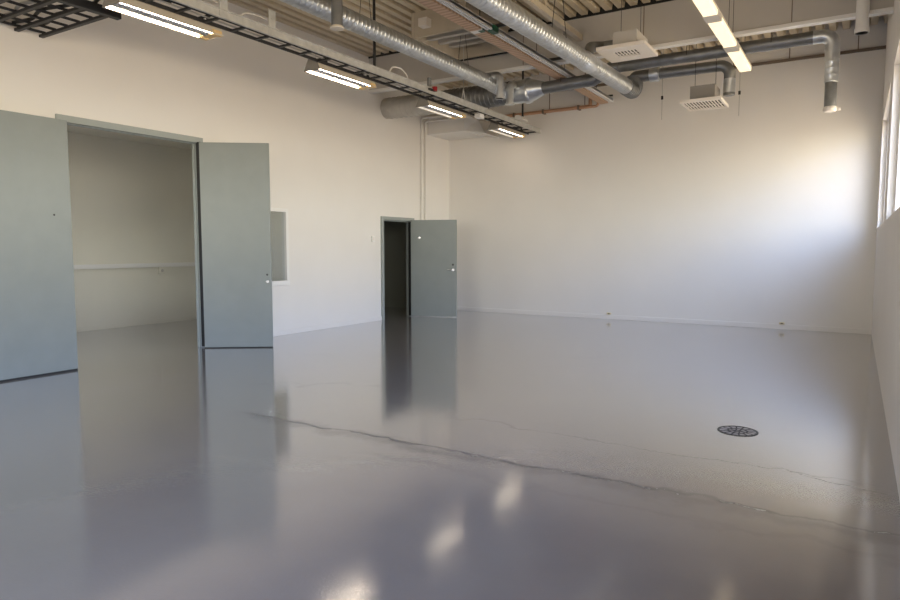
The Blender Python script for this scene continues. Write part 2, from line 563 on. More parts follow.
# -------- single door
d2 = thing('door_2', (XL, 11.42, 0), 'single grey door standing open in front of the dark passage', 'door', kind='structure')
b = B()
framebox(b, 10.83, 12.0, 2.15, 0.07, XL - WT - 0.02, XL + 0.04)
framebox(b, 10.89, 11.94, 2.09, 0.03, XL - 0.10, XL - 0.05)
b.build('door_frame', 'frame', d2)
o, mtx, L = leaf(d2, (-8.255, 11.76), (-7.30, 12.10), 0.02, 2.10, 0.04, 'grey leaf swung out into the room')
k = B()
k.tube([mtx @ Vector((L - 0.07, 0.01, 1.03)), mtx @ Vector((L - 0.07, -0.05, 1.03)), mtx @ Vector((L - 0.20, -0.05, 1.03))], 0.010, 10)
k.tube([mtx @ Vector((L - 0.07, 0.01, 1.03)), mtx @ Vector((L - 0.07, -0.012, 1.03))], 0.026, 18)
k.build('handle', 'chrome', o)
k = B().tube([mtx @ Vector((L - 0.075, 0.01, 1.14)), mtx @ Vector((L - 0.075, -0.012, 1.14))], 0.022, 18)
k.build('lock_cylinder', 'iron', o)
k = B().box((0.16, -0.012, 1.70), (0.22, 0.01, 1.74), 0.004, mtx)
k.build('hook', 'chrome', o)
k = B().box((0, -0.002, 0.001), (L, 0.03, 0.022), 0, mtx)
k.build('bottom_seal', 'galvd', o)
for z in (0.3, 1.1, 1.85):
    k = B().tube([(-8.285, 11.80, z), (-8.285, 11.80, z + 0.1)], 0.012, 12)
    k.build('hinge', 'iron', d2)
k = B().box((-8.34, 11.79, 0.02), (-8.265, 11.80, 2.06))  # shade of the narrow hinge gap, built as a black strip
k.build('hinge_gap_shade', 'dark', d2, label='black strip painting the shaded gap at the hinge edge')

# -------- inner window beside the double door
w = thing('window_1', (XL, 7.62, 0.88), 'white framed inner window half hidden behind the open double door leaf', 'window', kind='structure')
b = B()
y0, y1, z0, z1 = 6.98, 8.225, 0.86, 2.17
xa, xb = XL - 0.04, XL + 0.025
b.box((xa, y0, z0 + 0.08), (xb, y0 + 0.06, z1 - 0.06), 0.004)
b.box((xa, y1 - 0.06, z0 + 0.08), (xb, y1, z1 - 0.06), 0.004)
b.box((xa, y0, z1 - 0.06), (xb, y1, z1), 0.004)
b.box((xa, y0, z0), (xb + 0.012, y1, z0 + 0.08), 0.004)
b.build('window_frame', 'white', w)
B().box((XL - 0.026, y0 + 0.05, z0 + 0.07), (XL - 0.020, y1 - 0.05, z1 - 0.05)).build('pane', 'glass', w)

# -------- outer windows
for i, (a, c) in enumerate(WINS):
    w = thing('window_%d' % (i + 2), (XR, (a + c) / 2, WZ0),
              ['high outer window nearest the far end wall', 'second high outer window from the far end wall',
               'third high outer window from the far end wall', 'high outer window beside the viewer'][i], 'window', kind='structure')
    b = B()
    xa, xb = XR + 0.08, XR + 0.14
    for p0, p1 in (((xa, a, WZ0), (xb, a + 0.06, WZ1)), ((xa, c - 0.06, WZ0), (xb, c, WZ1)),
                   ((xa, a + 0.06, WZ0), (xb, c - 0.06, WZ0 + 0.06)), ((xa, a + 0.06, WZ1 - 0.06), (xb, c - 0.06, WZ1)),
                   ((xa, (a * 2 + c) / 3 - 0.03, WZ0 + 0.06), (xb, (a * 2 + c) / 3 + 0.03, WZ1 - 0.06)),
                   ((xa, (a + 2 * c) / 3 - 0.03, WZ0 + 0.06), (xb, (a + 2 * c) / 3 + 0.03, WZ1 - 0.06))):
        b.box(p0, p1)
    b.build('window_frame', 'white', w)
    B().box((XR + 0.107, a + 0.03, WZ0 + 0.03), (XR + 0.113, c - 0.03, WZ1 - 0.03)).build('pane', 'glass', w)

for i, (a, c) in enumerate(FILL_WINS):
    w = thing('window_%d' % (i + 6), ((a + c) / 2, YS if c < XL else YN, WZ0),
              ['added high window in the end wall to light the side room', 'added high window behind the viewer to brighten the far wall'][i], 'window', kind='structure')
    b = B()
    yw = YS if c < XL else YN
    zt = 3.2 if c < XL else WZ1
    ya, yb = yw - 0.18, yw - 0.11
    for p0, p1 in (((a, ya, WZ0), (a + 0.06, yb, zt)), ((c - 0.06, ya, WZ0), (c, yb, zt)), ((a + 0.06, ya, WZ0), (c - 0.06, yb, WZ0 + 0.06)),
                   ((a + 0.06, ya, zt - 0.06), (c - 0.06, yb, zt)), (((a + c) / 2 - 0.03, ya, WZ0 + 0.06), ((a + c) / 2 + 0.03, yb, zt - 0.06))):
        b.box(p0, p1)
    b.build('window_frame', 'white', w)
    B().box((a + 0.03, yw - 0.148, WZ0 + 0.03), (c - 0.03, yw - 0.142, zt - 0.03)).build('pane', 'glass', w)

# ================================================================== ROOF STEEL
rb = thing('roof_beam', (-4.0, 10.66, 4.56), 'deep pale grey roof beam crossing under the corrugated deck', 'beam')
B().box((XL, 10.50, 4.58), (XR, 10.58, ZD + 0.02), 0.004).build('web', 'beam', rb)
B().box((XL, 10.47, 4.56), (XR, 10.605, 4.61), 0.006).build('bottom_flange', 'white', rb, label='lighter bottom edge')
b = B()
for xx in (-5.0, -2.95, -0.9):
    b.box((xx - 0.006, 10.496, 4.63), (xx + 0.006, 10.501, ZD))
b.build('panel_joint', 'brown', rb)
b = B().box((XL, 10.485, ZD - 0.035), (XR, 10.50, ZD + 0.10))  # black strip paints the shade in the gap between deck and beam
b.build('deck_gap_shade', 'dark', rb, label='black strip painting the shaded gap under the deck ribs')

p = thing('roof_purlin', (-4.62, 7.0, 4.95), 'beige roof purlin between the salmon trunking and the right spiral duct', 'purlin')
B().box((-4.68, 2.0, 4.95), (-4.54, 9.95, 5.14), 0.006).build('bar', 'beige', p)
for yy in (3.2, 6.2, 9.3):
    B().box((-4.63, yy, 5.12), (-4.59, yy + 0.08, ZD + 0.01)).build('bracket', 'beige', p)
p = thing('roof_purlin', (-3.97, 7.0, 4.85), 'beige roof purlin above the right spiral duct butting into the deep beam', 'purlin')
B().box((-4.02, 2.0, 4.86), (-3.93, 10.49, 4.95), 0.006).build('bar', 'beige', p)
for yy in (3.5, 6.5, 9.0):
    B().box((-3.99, yy, 4.93), (-3.95, yy + 0.08, ZD + 0.01)).build('bracket', 'beige', p)

h = thing('roof_hatch', (-5.75, 9.6, 4.86), 'stepped beige roof hatch frame under the deck before the deep beam', 'hatch')
b = B()
b.box((-6.25, 8.95, 4.86), (-6.19, 10.40, ZD), 0.004)
b.box((-5.30, 8.95, 4.86), (-5.24, 10.40, ZD), 0.004)
b.box((-6.19, 8.952, 4.865), (-5.30, 9.01, ZD))
b.box((-6.19, 10.34, 4.86), (-5.30, 10.40, ZD))
b.build('curb', 'beige', h)
for i, yy in enumerate((9.30, 9.65, 10.0)):
    B().box((-6.19, yy, 4.92 + 0.03 * i), (-5.30, yy + 0.09, 5.02 + 0.03 * i), 0.004).build('louvre', 'beam', h)
B().box((-6.19, 9.01, 5.20), (-5.30, 10.34, 5.23)).build('lid', 'brown', h)
B().box((-6.02, 8.80, 4.97), (-5.86, 8.95, 5.10), 0.01).build('opener_motor', 'grille', h, label='pale opener box')
B().box((-6.30, 10.38, 4.84), (-5.20, 10.42, 4.88)).build('edge_bar', 'dark', h)

# ================================================================== CABLE LADDER
lx0, lx1, lz = -6.23, -5.97, 3.98
cl = thing('cable_ladder', (-6.1, 8.0, lz), 'long grey cable ladder running from the top left to the far corner', 'cable tray')
ly0, ly1 = 1.2, 13.40
b = B()
b.prism([(lx1, lz), (lx1 + 0.03, lz), (lx1 + 0.03, lz + 0.012), (lx1 + 0.012, lz + 0.012), (lx1 + 0.012, lz + 0.088), (lx1 + 0.03, lz + 0.088), (lx1 + 0.03, lz + 0.10), (lx1, lz + 0.10)], 1, ly0, ly1)
b.build('side_rail', 'rail', cl)
b = B()
b.prism([(lx0, lz), (lx0 - 0.02, lz), (lx0 - 0.02, lz + 0.035), (lx0, lz + 0.035)], 1, ly0, ly1)
b.build('side_rail', 'rung', cl, label='far side rail with its shade painted dark')  # coloured darker than the near rail to stand for shade
rung0 = None
y = 1.35
while y < ly1:
    if rung0 is None:
        rung0 = B().box((lx0, -0.018, lz), (lx1, 0.018, lz + 0.02)).build('rung', 'rung', cl)
        rung0.location.y = y
        r_ = rung0
    else:
        r_ = rung0.copy()
        COL.objects.link(r_)
        r_.location.y = y
    y += 0.36
for yy in (4.28, 4.92, 5.62):
    b = B().box((lx1 + 0.012, yy, lz + 0.02), (lx1 + 0.02, yy + 0.11, lz + 0.30), 0.002)
    b.tube([(lx1 + 0.018, yy + 0.055, lz + 0.20), (lx1 + 0.026, yy + 0.055, lz + 0.20)], 0.014, 10)
    b.build('hanger_plate', 'rail', cl)
for yy, mm in ((2.6, 'rung'), (7.64, 'rung'), (12.55, 'rung')):
    B().tube([(lx1 - 0.01, yy, lz + 0.02), (lx1 - 0.01, yy, ZD + 0.05)], 0.02, 10).build('hanger_rod', mm, cl)
b = B().tube([(lx1 - 0.03, 10.18, 4.28), (lx1 - 0.03, 10.18, ZD + 0.05)], 0.006, 8)
for s in (-1, 1):
    b.tube([(lx1 - 0.03, 10.18, 4.28), (lx1 - 0.03, 10.18 + 0.07 * s, lz + 0.09)], 0.008, 8)
b.build('wire_hanger', 'rail', cl)
B().box((lx0 - 0.02, ly1 - 0.01, lz), (lx1 + 0.03, ly1 + 0.01, lz + 0.07), 0.004).build('end_cap', 'white', cl, label='white end cap')

# cables lying in the ladder
def cable(name, pts, r, m, label, group=None):
    out = []
    pts = [Vector(p) for p in pts]
    for i in range(len(pts) - 1):          # Catmull-Rom through the points
        p0 = pts[max(i - 1, 0)]; p1 = pts[i]; p2 = pts[i + 1]; p3 = pts[min(i + 2, len(pts) - 1)]
        for k in range(5):
            t_ = k / 5
            out.append(0.5 * ((2 * p1) + (p2 - p0) * t_ + (2 * p0 - 5 * p1 + 4 * p2 - p3) * t_ ** 2 + (3 * p1 - p0 - 3 * p2 + p3) * t_ ** 3))
    out.append(pts[-1])
    return B().tube(out, r, 8).build(name, m, smooth=60, label=label, cat='cable', group=group, loc=tuple(pts[0]))
for i, (xx, r, m, lab) in enumerate(((-6.14, 0.010, 'cable_g', 'grey cable lying along the middle of the long cable ladder'),
                                     (-6.06, 0.013, 'cable_b', 'black cable lying beside the grey one in the long cable ladder'),
                                     (-6.015, 0.016, 'cable_b', 'thick black cable lying against the bright side rail in the long cable ladder'))):
    pts = []
    y = 1.3 + 0.1 * i
    while y < 13.0:
        pts.append((xx + random.uniform(-0.008, 0.008), y, lz + 0.02 + r))
        y += 0.7
    cable('electric_cable', pts, r, m, lab, None)
cable('lamp_lead', [(-6.02, 8.02, 4.06), (-5.98, 8.06, 4.17), (-5.96, 8.25, 4.19), (-5.97, 8.42, 4.12), (-6.03, 8.50, 4.05)], 0.012, 'cable_w',
      'white cable loop arching over the cable ladder near its black hanger rod')
cable('lamp_lead', [(-6.02, 5.22, 4.05), (-5.99, 5.30, 4.14), (-5.99, 5.48, 4.17), (-5.99, 5.62, 4.16)], 0.009, 'cable_w',
      'short white cable curving up behind the last hanger plate of the ladder')
cable('lamp_lead', [(-6.03, 4.50, 4.04), (-5.99, 4.62, 4.13), (-5.99, 4.80, 4.16), (-5.99, 4.93, 4.14)], 0.009, 'cable_w',
      'short white cable curving up between the two nearer hanger plates of the ladder')
bc = thing('alarm_beacon', (-6.02, 9.08, 4.07), 'small grey alarm beacon with a red lens on the cable ladder', 'beacon')
B().tube([(-5.955, 9.02, 4.09), (-5.955, 9.02, 4.22)], 0.035, 14).build('body', 'galvd', bc, 40)
B().tube([(-5.93, 9.14, 4.03), (-5.93, 9.14, 4.10)], 0.045, 14).build('lens', 'red', bc, 40)
B().box((-6.0, 8.99, 4.03), (-5.92, 9.18, 4.055)).build('foot', 'rung', bc)
j = B().box((-6.14, 10.82, 3.90), (-6.02, 10.98, 3.98), 0.008)
j.build('junction_box', 'white', label='white junction box under the cable ladder between the two farthest lamps', cat='box', loc=(-6.08, 10.9, 3.90))
j = B()
j.prism([(-6.08, 4.09), (-5.86, 4.09), (-5.86, 4.11), (-5.95, 4.19), (-6.02, 4.19)], 1, 12.30, 12.55)
j.build('smoke_detector', 'white', label='small white wedge shaped detector near the far end of the cable ladder', cat='detector', loc=(-5.97, 12.42, 4.08))

# ================================================================== LEFT ROW OF TWIN TUBE LAMPS
def left_lamp(y0, L, label, group=None, both=True):
    xc, zb = -6.38, 3.90
    t_ = thing('fluorescent_lamp', (xc, y0, zb), label, 'lamp', group)
    b = B()
    w, hh = 0.145, 0.15
    # folded housing: outer shell open at the bottom
    outer = [(-w, 0.0), (-w + 0.012, 0.0), (-0.055, hh - 0.012), (0.055, hh - 0.012), (w - 0.012, 0.0), (w, 0.0), (0.062, hh), (-0.062, hh)]
    b.prism([(xc + u, zb + v) for u, v in outer], 1, y0, y0 + L)
    b.build('housing', 'lampbody', t_)
    b = B()
    b.prism([(xc - 0.092, zb + 0.03), (xc - 0.03, zb + 0.004), (xc + 0.03, zb + 0.004), (xc + 0.092, zb + 0.03), (xc + 0.06, zb + 0.11), (xc - 0.06, zb + 0.11)], 1, y0 + 0.012, y0 + L - 0.11)
    b.build('reflector', 'louvre', t_)
    for s in (-1, 1):
        lit = s > 0 or both
        B().tube([(xc + 0.113 * s, y0 + 0.02, zb + 0.012), (xc + 0.113 * s, y0 + L - 0.12, zb + 0.012)], 0.0125, 12).build('tube', 'tube' if lit else 'tubedim', t_, 50, label=None if lit else 'dim tube')
        B().box((xc + 0.113 * s - 0.025, y0 + L - 0.125, zb - 0.006), (xc + 0.113 * s + 0.025, y0 + L - 0.005, zb + 0.05), 0.004).build('lampholder', 'holder', t_)
    B().box((xc - 0.085, y0 + L - 0.115, zb + 0.004), (xc + 0.085, y0 + L - 0.005, zb + 0.10), 0.004).build('end_tray', 'holder', t_)
    cap = [(-w, -0.004), (w, -0.004), (0.062, hh + 0.004), (-0.062, hh + 0.004)]
    b = B()
    b.prism([(xc + u, zb + v) for u, v in cap], 1, y0 - 0.012, y0 + 0.003)
    b.build('end_cap', 'capgrey', t_)
    b = B()
    b.prism([(xc + u, zb + v) for u, v in cap], 1, y0 + L - 0.003, y0 + L + 0.012)
    b.build('end_cap', 'lampbody', t_)
    for yy in (y0 + 0.12, y0 + L - 0.2):
        b = B()
        b.box((xc - 0.02, yy, zb + hh - 0.005), (xc + 0.02, yy + 0.04, zb + hh + 0.03))
        b.box((xc - 0.02, yy, zb + hh + 0.02), (lx0 - 0.002, yy + 0.04, zb + hh + 0.035))
        b.box((lx0 - 0.035, yy, lz + 0.02), (lx0 - 0.018, yy + 0.04, zb + hh + 0.035))
        b.build('hanger_bracket', 'rung', t_)
    b = B().tube([(xc + 0.04, y0 + 0.03, zb + hh), (xc + 0.07, y0 - 0.02, zb + hh + 0.04), (lx0 + 0.03, y0 - 0.06, lz + 0.10)], 0.009, 8)
    b.build('lead', 'cable_w', t_)
    return t_
for y0, L, lab in ((3.96, 1.23, 'nearest lit twin tube lamp under the cable ladder above the double door'),
                   (6.79, 1.22, 'second lit twin tube lamp from the left under the cable ladder'),
                   (9.46, 1.23, 'third twin tube lamp beneath the ladder beside the big duct end'),
                   (12.03, 1.22, 'farthest and smallest twin tube lamp at the far end of the ladder')):
    left_lamp(y0, L, lab, 'twin tube lamps along the cable ladder', y0 < 9)

# wire mesh tray crossing at the upper left
wt = thing('wire_mesh_tray', (-7.6, 3.6, 4.0), 'dark wire mesh tray in the top left corner by the wall', 'cable tray')
b = B()
for yy in (4.29, 4.02, 3.75, 3.48, 3.2, 2.9):
    b.box((XL, yy - 0.024, 3.99), (-6.96, yy + 0.024, 4.02))
b.build('cross_wires', 'rung', wt)
b = B()
for xx in (-8.28, -8.05, -7.8, -7.55, -7.3, -7.1):
    b.tube([(xx, 2.8, 4.035), (xx, 4.30, 4.035)], 0.016, 8)
b.build('long_wires', 'rung', wt)
b = B().box((-6.99, 2.5, 3.98), (-6.91, 4.40, 4.07), 0.008)
b.build('edge_rail', 'rung', wt)
for xx, yy in ((-6.95, 3.0), (-8.2, 3.0)):
    B().tube([(xx, yy, 4.0), (xx, yy, ZD + 0.05)], 0.014, 8).build('hanger_rod', 'rung', wt)
for i, (dx, m_, lab) in enumerate(((0.0, 'cable_b', 'black cable on the wire mesh tray lying nearest the tray end'),
                                   (-0.16, 'cable_b', 'black cable on the wire mesh tray in the middle of the three'),
                                   (-0.36, 'cable_g', 'grey cable on the wire mesh tray farthest from the tray end'))):
    cable('electric_cable', [(-8.30, 4.12 + dx, 4.065), (-8.0, 4.17 + dx, 4.065), (-7.6, 4.08 + dx, 4.065), (-7.2, 4.16 + dx, 4.065), (-7.0, 4.15 + dx, 4.09), (-6.7, 4.12 + dx, 4.13), (-6.3, 4.2 + dx, 4.11), (-6.20, 4.5 + dx, 4.045)], 0.02, m_, lab)

# ================================================================== DUCTS
# left spiral duct running to the cross duct
d = thing('spiral_duct', (-5.58, 8.0, 4.35), 'shiny spiral duct above the cable ladder running into the big cross duct', 'duct')
dx, dz = -5.55, 4.36
B().tube([(dx, 1.0, dz), (dx, 10.35, dz)], 0.118, 24, ridge=0.0035, pitch=0.08).build('spiral_section', 'galv', d, 30)
b = B().tube([(dx, 10.35, dz), (dx, 10.55, dz - 0.005), (dx + 0.005, 10.72, dz - 0.02), (dx + 0.01, 10.92, dz - 0.04)], 0.124, 24, ridge=0.010, pitch=0.06)
b.build('flexible_end', 'galv', d, 30)
for yy in (3.4, 6.9, 9.4):
    b = B().tube([(dx - 0.1, yy, dz + 0.06), (dx, yy, ZD + 0.05)], 0.004, 6)
    b.tube([(dx + 0.1, yy, dz + 0.06), (dx, yy, ZD + 0.05)], 0.004, 6)
    b.build('wire_hanger', 'rung', d)
b = B().tube(fillet([(dx - 0.02, 10.28, dz + 0.10), (dx + 0.22, 10.28, dz + 0.10), (dx + 0.22, 10.28, 4.06)], 0.085), 0.062, 16)
b.tube([(dx + 0.22, 10.28, 4.06), (dx + 0.22, 10.28, 4.085)], 0.085, 18)
b.build('drop_elbow', 'galv', d, 40)
nz_ = thing('extract_nozzle', (-5.25, 6.0, 4.03), 'vertical grey extract nozzle with a cream collar in front of the left spiral duct', 'nozzle')
nx_, ny_ = -5.24, 6.0
B().tube(fillet([(nx_, ny_, 4.05), (nx_, ny_, 4.66), (nx_ - 0.31, ny_, 4.66), (nx_ - 0.31, ny_, 4.48)], 0.10, 6), 0.066, 18).build('pipe', 'galvd', nz_, 40)
b = B()
b.tube([(nx_, ny_, 4.065), (nx_, ny_, 4.05), (nx_, ny_, 4.035), (nx_, ny_, 4.03)], 0.08, 22, radii=[0.068, 0.083, 0.083, 0.07])
b.build('collar', 'lampbody', nz_, 40)

# big cross duct along the deep beam
d = thing('cross_duct', (-5.0, 11.05, 4.33), 'long round duct crossing the hall behind the deep beam and dropping at the right', 'duct')
yc = 11.06
B().tube([(XL + 0.005, yc, 4.355), (-7.15, yc, 4.342)], 0.205, 32, ridge=0.008, pitch=0.11).build('wall_section', 'litduct', d, 30, label='ribbed end at the wall with lamp light painted into its colour')
B().tube([(-7.15, yc, 4.342), (-5.42, yc, 4.325)], 0.205, 32, ridge=0.008, pitch=0.09).build('wide_section', 'galvd', d, 30)
b = B()
b.tube([(-5.42, yc, 4.325), (-5.20, yc, 4.325), (-5.195, yc, 4.325), (-5.13, yc, 4.325), (-5.12, yc, 4.325), (-5.10, yc, 4.33), (-4.86, yc, 4.335)], 0.2, 32,
       radii=[0.205, 0.205, 0.225, 0.225, 0.20, 0.20, 0.12])
b.build('reducer', 'galv', d, 40)
B().tube([(-4.87, yc, 4.335), (-4.05, yc, 4.36)], 0.105, 24).build('lower_run', 'galvd', d, 40)
B().tube([(-4.07, yc, 4.36), (-3.95, yc, 4.36), (-3.62, yc, 4.515), (-3.5, yc, 4.515)], 0.108, 24).build('offset_bend', 'galvd', d, 30)
B().tube([(-3.52, yc, 4.515), (-0.62, yc, 4.525)], 0.092, 24, ridge=0.003, pitch=0.3).build('upper_run', 'galvd', d, 40)
B().tube(fillet([(-0.66, yc, 4.525), (-0.41, yc, 4.525), (-0.41, yc, 4.18)], 0.14, 8), 0.096, 24).build('elbow', 'galv', d, 40)
B().tube([(-0.41, yc, 4.22), (-0.41, yc, 3.86)], 0.088, 24, ridge=0.004, pitch=0.08).build('spiral_drop', 'galv', d, 30)
B().tube([(-0.41, yc, 3.88), (-0.41, yc, 3.47)], 0.078, 24).build('drop_pipe', 'galvd', d, 40)
b = B()
b.tube([(-0.41, yc, 3.52), (-0.41, yc, 3.50), (-0.41, yc, 3.47), (-0.41, yc, 3.45)], 0.1, 24, radii=[0.079, 0.090, 0.090, 0.075])
b.box((-0.32, yc - 0.03, 3.46), (-0.28, yc + 0.03, 3.50))
b.build('end_clamp', 'grille', d, 40)
for xx in (-7.4, -4.5, -2.4, -1.2):
    r_ = 0.21 if xx < -5 else 0.11
    zc = 4.34 if xx < -4 else 4.52
    b = B().tube([(xx - 0.001, yc - r_ * 0.9, zc), (xx, yc, ZD + 0.05)], 0.005, 6)
    b.tube([(xx, yc + r_ * 0.9, zc), (xx, yc, ZD + 0.05)], 0.005, 6)
    b.build('strap_hanger', 'rung', d)
b = B().tube(fillet([(-5.36, 10.95, 4.40), (-5.36, 10.72, 4.40), (-5.36, 10.72, 4.05)], 0.085), 0.066, 16)
b.tube([(-5.36, 10.72, 4.04), (-5.36, 10.72, 4.06)], 0.09, 18)
b.build('drop_elbow', 'galv', d, 40)

# right spiral duct
d = thing('spiral_duct', (-3.45, 7.0, 4.2), 'large shiny spiral duct on the right under the deck ending in a bend', 'duct')
ax = lambda yy: -3.52 + (yy - 7.3) * 0.028
B().tube([(ax(1.0), 1.0, 4.2), (ax(11.2), 11.2, 4.2)], 0.125, 26, ridge=0.0035, pitch=0.08).build('spiral_section', 'galv', d, 30)
B().tube(fillet([(ax(11.15), 11.15, 4.2), (ax(11.6), 11.62, 4.2), (ax(11.6) + 0.0, 11.62, 4.45)], 0.15, 6) + [(ax(11.6), 11.62, 4.46)], 0.135, 24, ridge=0.006, pitch=0.08).build('end_bend', 'galvd', d, 30)
b = B().tube(fillet([(ax(11.6), 11.62, 4.40), (ax(11.6), 11.62, 4.455), (-3.12, 11.62, 4.455)], 0.03, 4), 0.10, 20)
b.build('spigot', 'galvd', d, 40)
b = B().tube([(-3.14, 11.62, 4.455), (-3.13, 11.62, 4.455), (-2.98, 11.62, 4.455), (-2.97, 11.62, 4.455)], 0.12, 24, radii=[0.1, 0.125, 0.125, 0.1])
b.build('collar', 'galv', d, 40)
B().tube(fillet([(-2.98, 11.62, 4.455), (-1.86, 11.62, 4.445), (-1.86, 11.62, 3.96)], 0.16, 8), 0.088, 22).build('branch_pipe', 'galvd', d, 40)
B().tube([(-1.86, 11.62, 4.22), (-1.86, 11.62, 4.0)], 0.092, 22).build('drop_sleeve', 'galv', d, 40)
b = B()
b.tube([(ax(9.3), 9.22, 4.2), (ax(9.3), 9.30, 4.2), (ax(9.3), 9.48, 4.2), (ax(9.3), 9.56, 4.2)], 0.13, 26, radii=[0.127, 0.137, 0.137, 0.127])
b.build('tee_clamp', 'galv', d, 40)
B().tube(fillet([(ax(9.4), 9.4, 4.22), (ax(9.4), 9.55, 4.45), (ax(9.4) + 0.1, 9.80, 4.50), (-3.14, 9.80, 4.50)], 0.06, 4), 0.075, 18).build('tee_branch', 'galvd', d, 40)
for yy in (3.3, 6.0, 8.4):
    b = B().tube([(ax(yy) - 0.11, yy, 4.26), (ax(yy), yy, ZD + 0.05)], 0.005, 6)
    b.tube([(ax(yy) + 0.11, yy, 4.26), (ax(yy), yy, ZD + 0.05)], 0.005, 6)
    b.build('wire_hanger', 'rung', d)

# ceiling air diffusers
def diffuser(loc, x0, x1, y0, y1, zb, bx0, bx1, by0, by1, bz1, label, slots, boxm='plenum'):
    t_ = thing('air_diffuser', loc, label, 'diffuser')
    sl = B()
    nx, ny = slots
    mgx = 0.26 if nx <= 8 else 0.04
    mgy = 0.30 if nx <= 8 else 0.06
    W_, D_ = x1 - x0, y1 - y0
    gx0, gx1 = x0 + W_ * mgx, x1 - W_ * mgx
    gy0, gy1 = y0 + D_ * mgy, y1 - D_ * mgy
    # plate built as a frame around the slotted field
    b = B()
    b.box((x0, y0, zb), (x1, gy0, zb + 0.05)); b.box((x0, gy1, zb), (x1, y1, zb + 0.05))
    b.box((x0, gy0, zb), (gx0, gy1, zb + 0.05)); b.box((gx1, gy0, zb), (x1, gy1, zb + 0.05))
    b.build('face_plate', 'grille', t_)
    cw, cd = (gx1 - gx0) / nx, (gy1 - gy0) / ny
    g = B()
    for i in range(nx + 1):
        xx = gx0 + i * cw
        g.box((xx - cw * 0.2, gy0, zb + 0.002), (xx + cw * 0.2, gy1, zb + 0.010))
    for k in range(ny + 1):
        yy = gy0 + k * cd
        g.box((gx0, yy - cw * 0.13, zb + 0.003), (gx1, yy + cw * 0.13, zb + 0.009))
    g.build('grille', 'grille', t_)
    B().box((gx0 - 0.005, gy0 - 0.005, zb + 0.028), (gx1 + 0.005, gy1 + 0.005, zb + 0.046)).build('grille_back', 'gdark', t_)
    B().box((bx0, by0, zb + 0.045), (bx1, by1, bz1), 0.006).build('plenum_box', boxm, t_)
    b = B()
    for xx in (bx0 + 0.03, bx1 - 0.03):
        b.tube([(xx, (by0 + by1) / 2, bz1 - 0.01), (xx, (by0 + by1) / 2, ZD + 0.05)], 0.004, 6)
    b.build('hanger_rods', 'rung', t_)
    return t_
diffuser((-3.02, 9.93, 4.38), -3.38, -2.67, 9.56, 10.30, 4.38, -3.15, -2.80, 9.62, 10.20, 4.62, 'white square air diffuser with plenum box beside the right spiral duct', (7, 2))
diffuser((-2.2, 11.42, 3.80), -2.50, -1.89, 11.06, 11.80, 3.80, -2.40, -2.02, 11.28, 11.74, 4.10, 'white slotted air diffuser hanging low in front of the far end wall', (12, 2), 'boxgrey')

# ================================================================== SALMON TRUNKING AND WHITE RAIL
t_ = thing('cable_trunking', (-4.545, 8.0, 4.46), 'salmon brown perforated trunking running down the middle of the ceiling', 'trunking')
b = B()
b.prism([(-4.635, 4.46), (-4.465, 4.46), (-4.465, 4.53), (-4.473, 4.53), (-4.473, 4.468), (-4.627, 4.468), (-4.627, 4.53), (-4.635, 4.53)], 1, 1.0, 13.42)
b.build('channel', 'tray', t_)
for yy in (8.05,):
    B().box((-4.638, yy, 4.455), (-4.462, yy + 0.11, 4.50)).build('joint_sleeve', 'white', t_)
    B().box((-4.53, yy + 0.02, 4.452), (-4.462, yy + 0.11, 4.56), 0.004).build('connector', 'green', t_)
w_ = thing('lighting_rail', (-4.40, 8.0, 4.47), 'slim white lighting rail running beside the salmon trunking', 'rail')
b = B()
b.box((-4.435, 1.0, 4.47), (-4.405, 13.42, 4.53)); b.box((-4.385, 1.0, 4.47), (-4.355, 13.42, 4.53))
b.box((-4.435, 1.0, 4.50), (-4.355, 13.42, 4.54))
b.build('channel', 'railw', w_)
B().box((-4.44, 8.16, 4.462), (-4.35, 8.34, 4.55), 0.004).build('connector', 'green', w_)
for yy, lab in ((5.6, 'nearest dark hanger bar over the salmon trunking'), (8.32, 'dark hanger bar over the green connectors of the trunking'), (10.25, 'dark hanger bar over the trunking just before the deep beam')):
    h = thing('trapeze_hanger', (-4.37, yy, 4.55), lab, 'hanger')
    B().box((-4.66, yy - 0.02, 4.545), (-4.02, yy + 0.02, 4.585)).build('bar', 'rung', h)
    for xx in (-4.64, -4.16):
        B().tube([(xx, yy, 4.56), (xx, yy, ZD + 0.05)], 0.006, 8).build('rod', 'rung', h)
    B().box((-4.12, yy - 0.03, 4.585), (-4.04, yy + 0.03, 4.66), 0.004).build('clamp', 'rung', h)
h = thing('trapeze_hanger', (-4.5, 13.2, 4.55), 'small hanger holding the trunking end at the far wall', 'hanger')
B().box((-4.66, 13.18, 4.54), (-4.3, 13.22, 4.57)).build('bar', 'rung', h)
B().tube([(-4.64, 13.2, 4.55), (-4.64, 13.2, ZD + 0.05)], 0.006, 8).build('rod', 'rung', h)

# copper coloured pipes on the far wall
t_ = thing('copper_pipe', (-6.0, 13.42, 4.44), 'copper coloured pipe along the top of the far end wall', 'pipe')
B().tube(fillet([(-6.95, 13.43, 4.44), (-4.85, 13.43, 4.44), (-4.85, 13.43, 4.62)], 0.05), 0.036, 14).build('pipe', 'copper', t_, 50)
B().tube(fillet([(-4.95, 13.37, 4.42), (-4.66, 13.37, 4.42), (-4.66, 13.37, 4.62)], 0.05), 0.028, 14).build('branch', 'copper', t_, 50)
for xx in (-6.6, -5.9, -5.1):
    B().box((xx - 0.02, 13.38, 4.395), (xx + 0.02, YB - 0.002, 4.485)).build('clip', 'brown', t_)

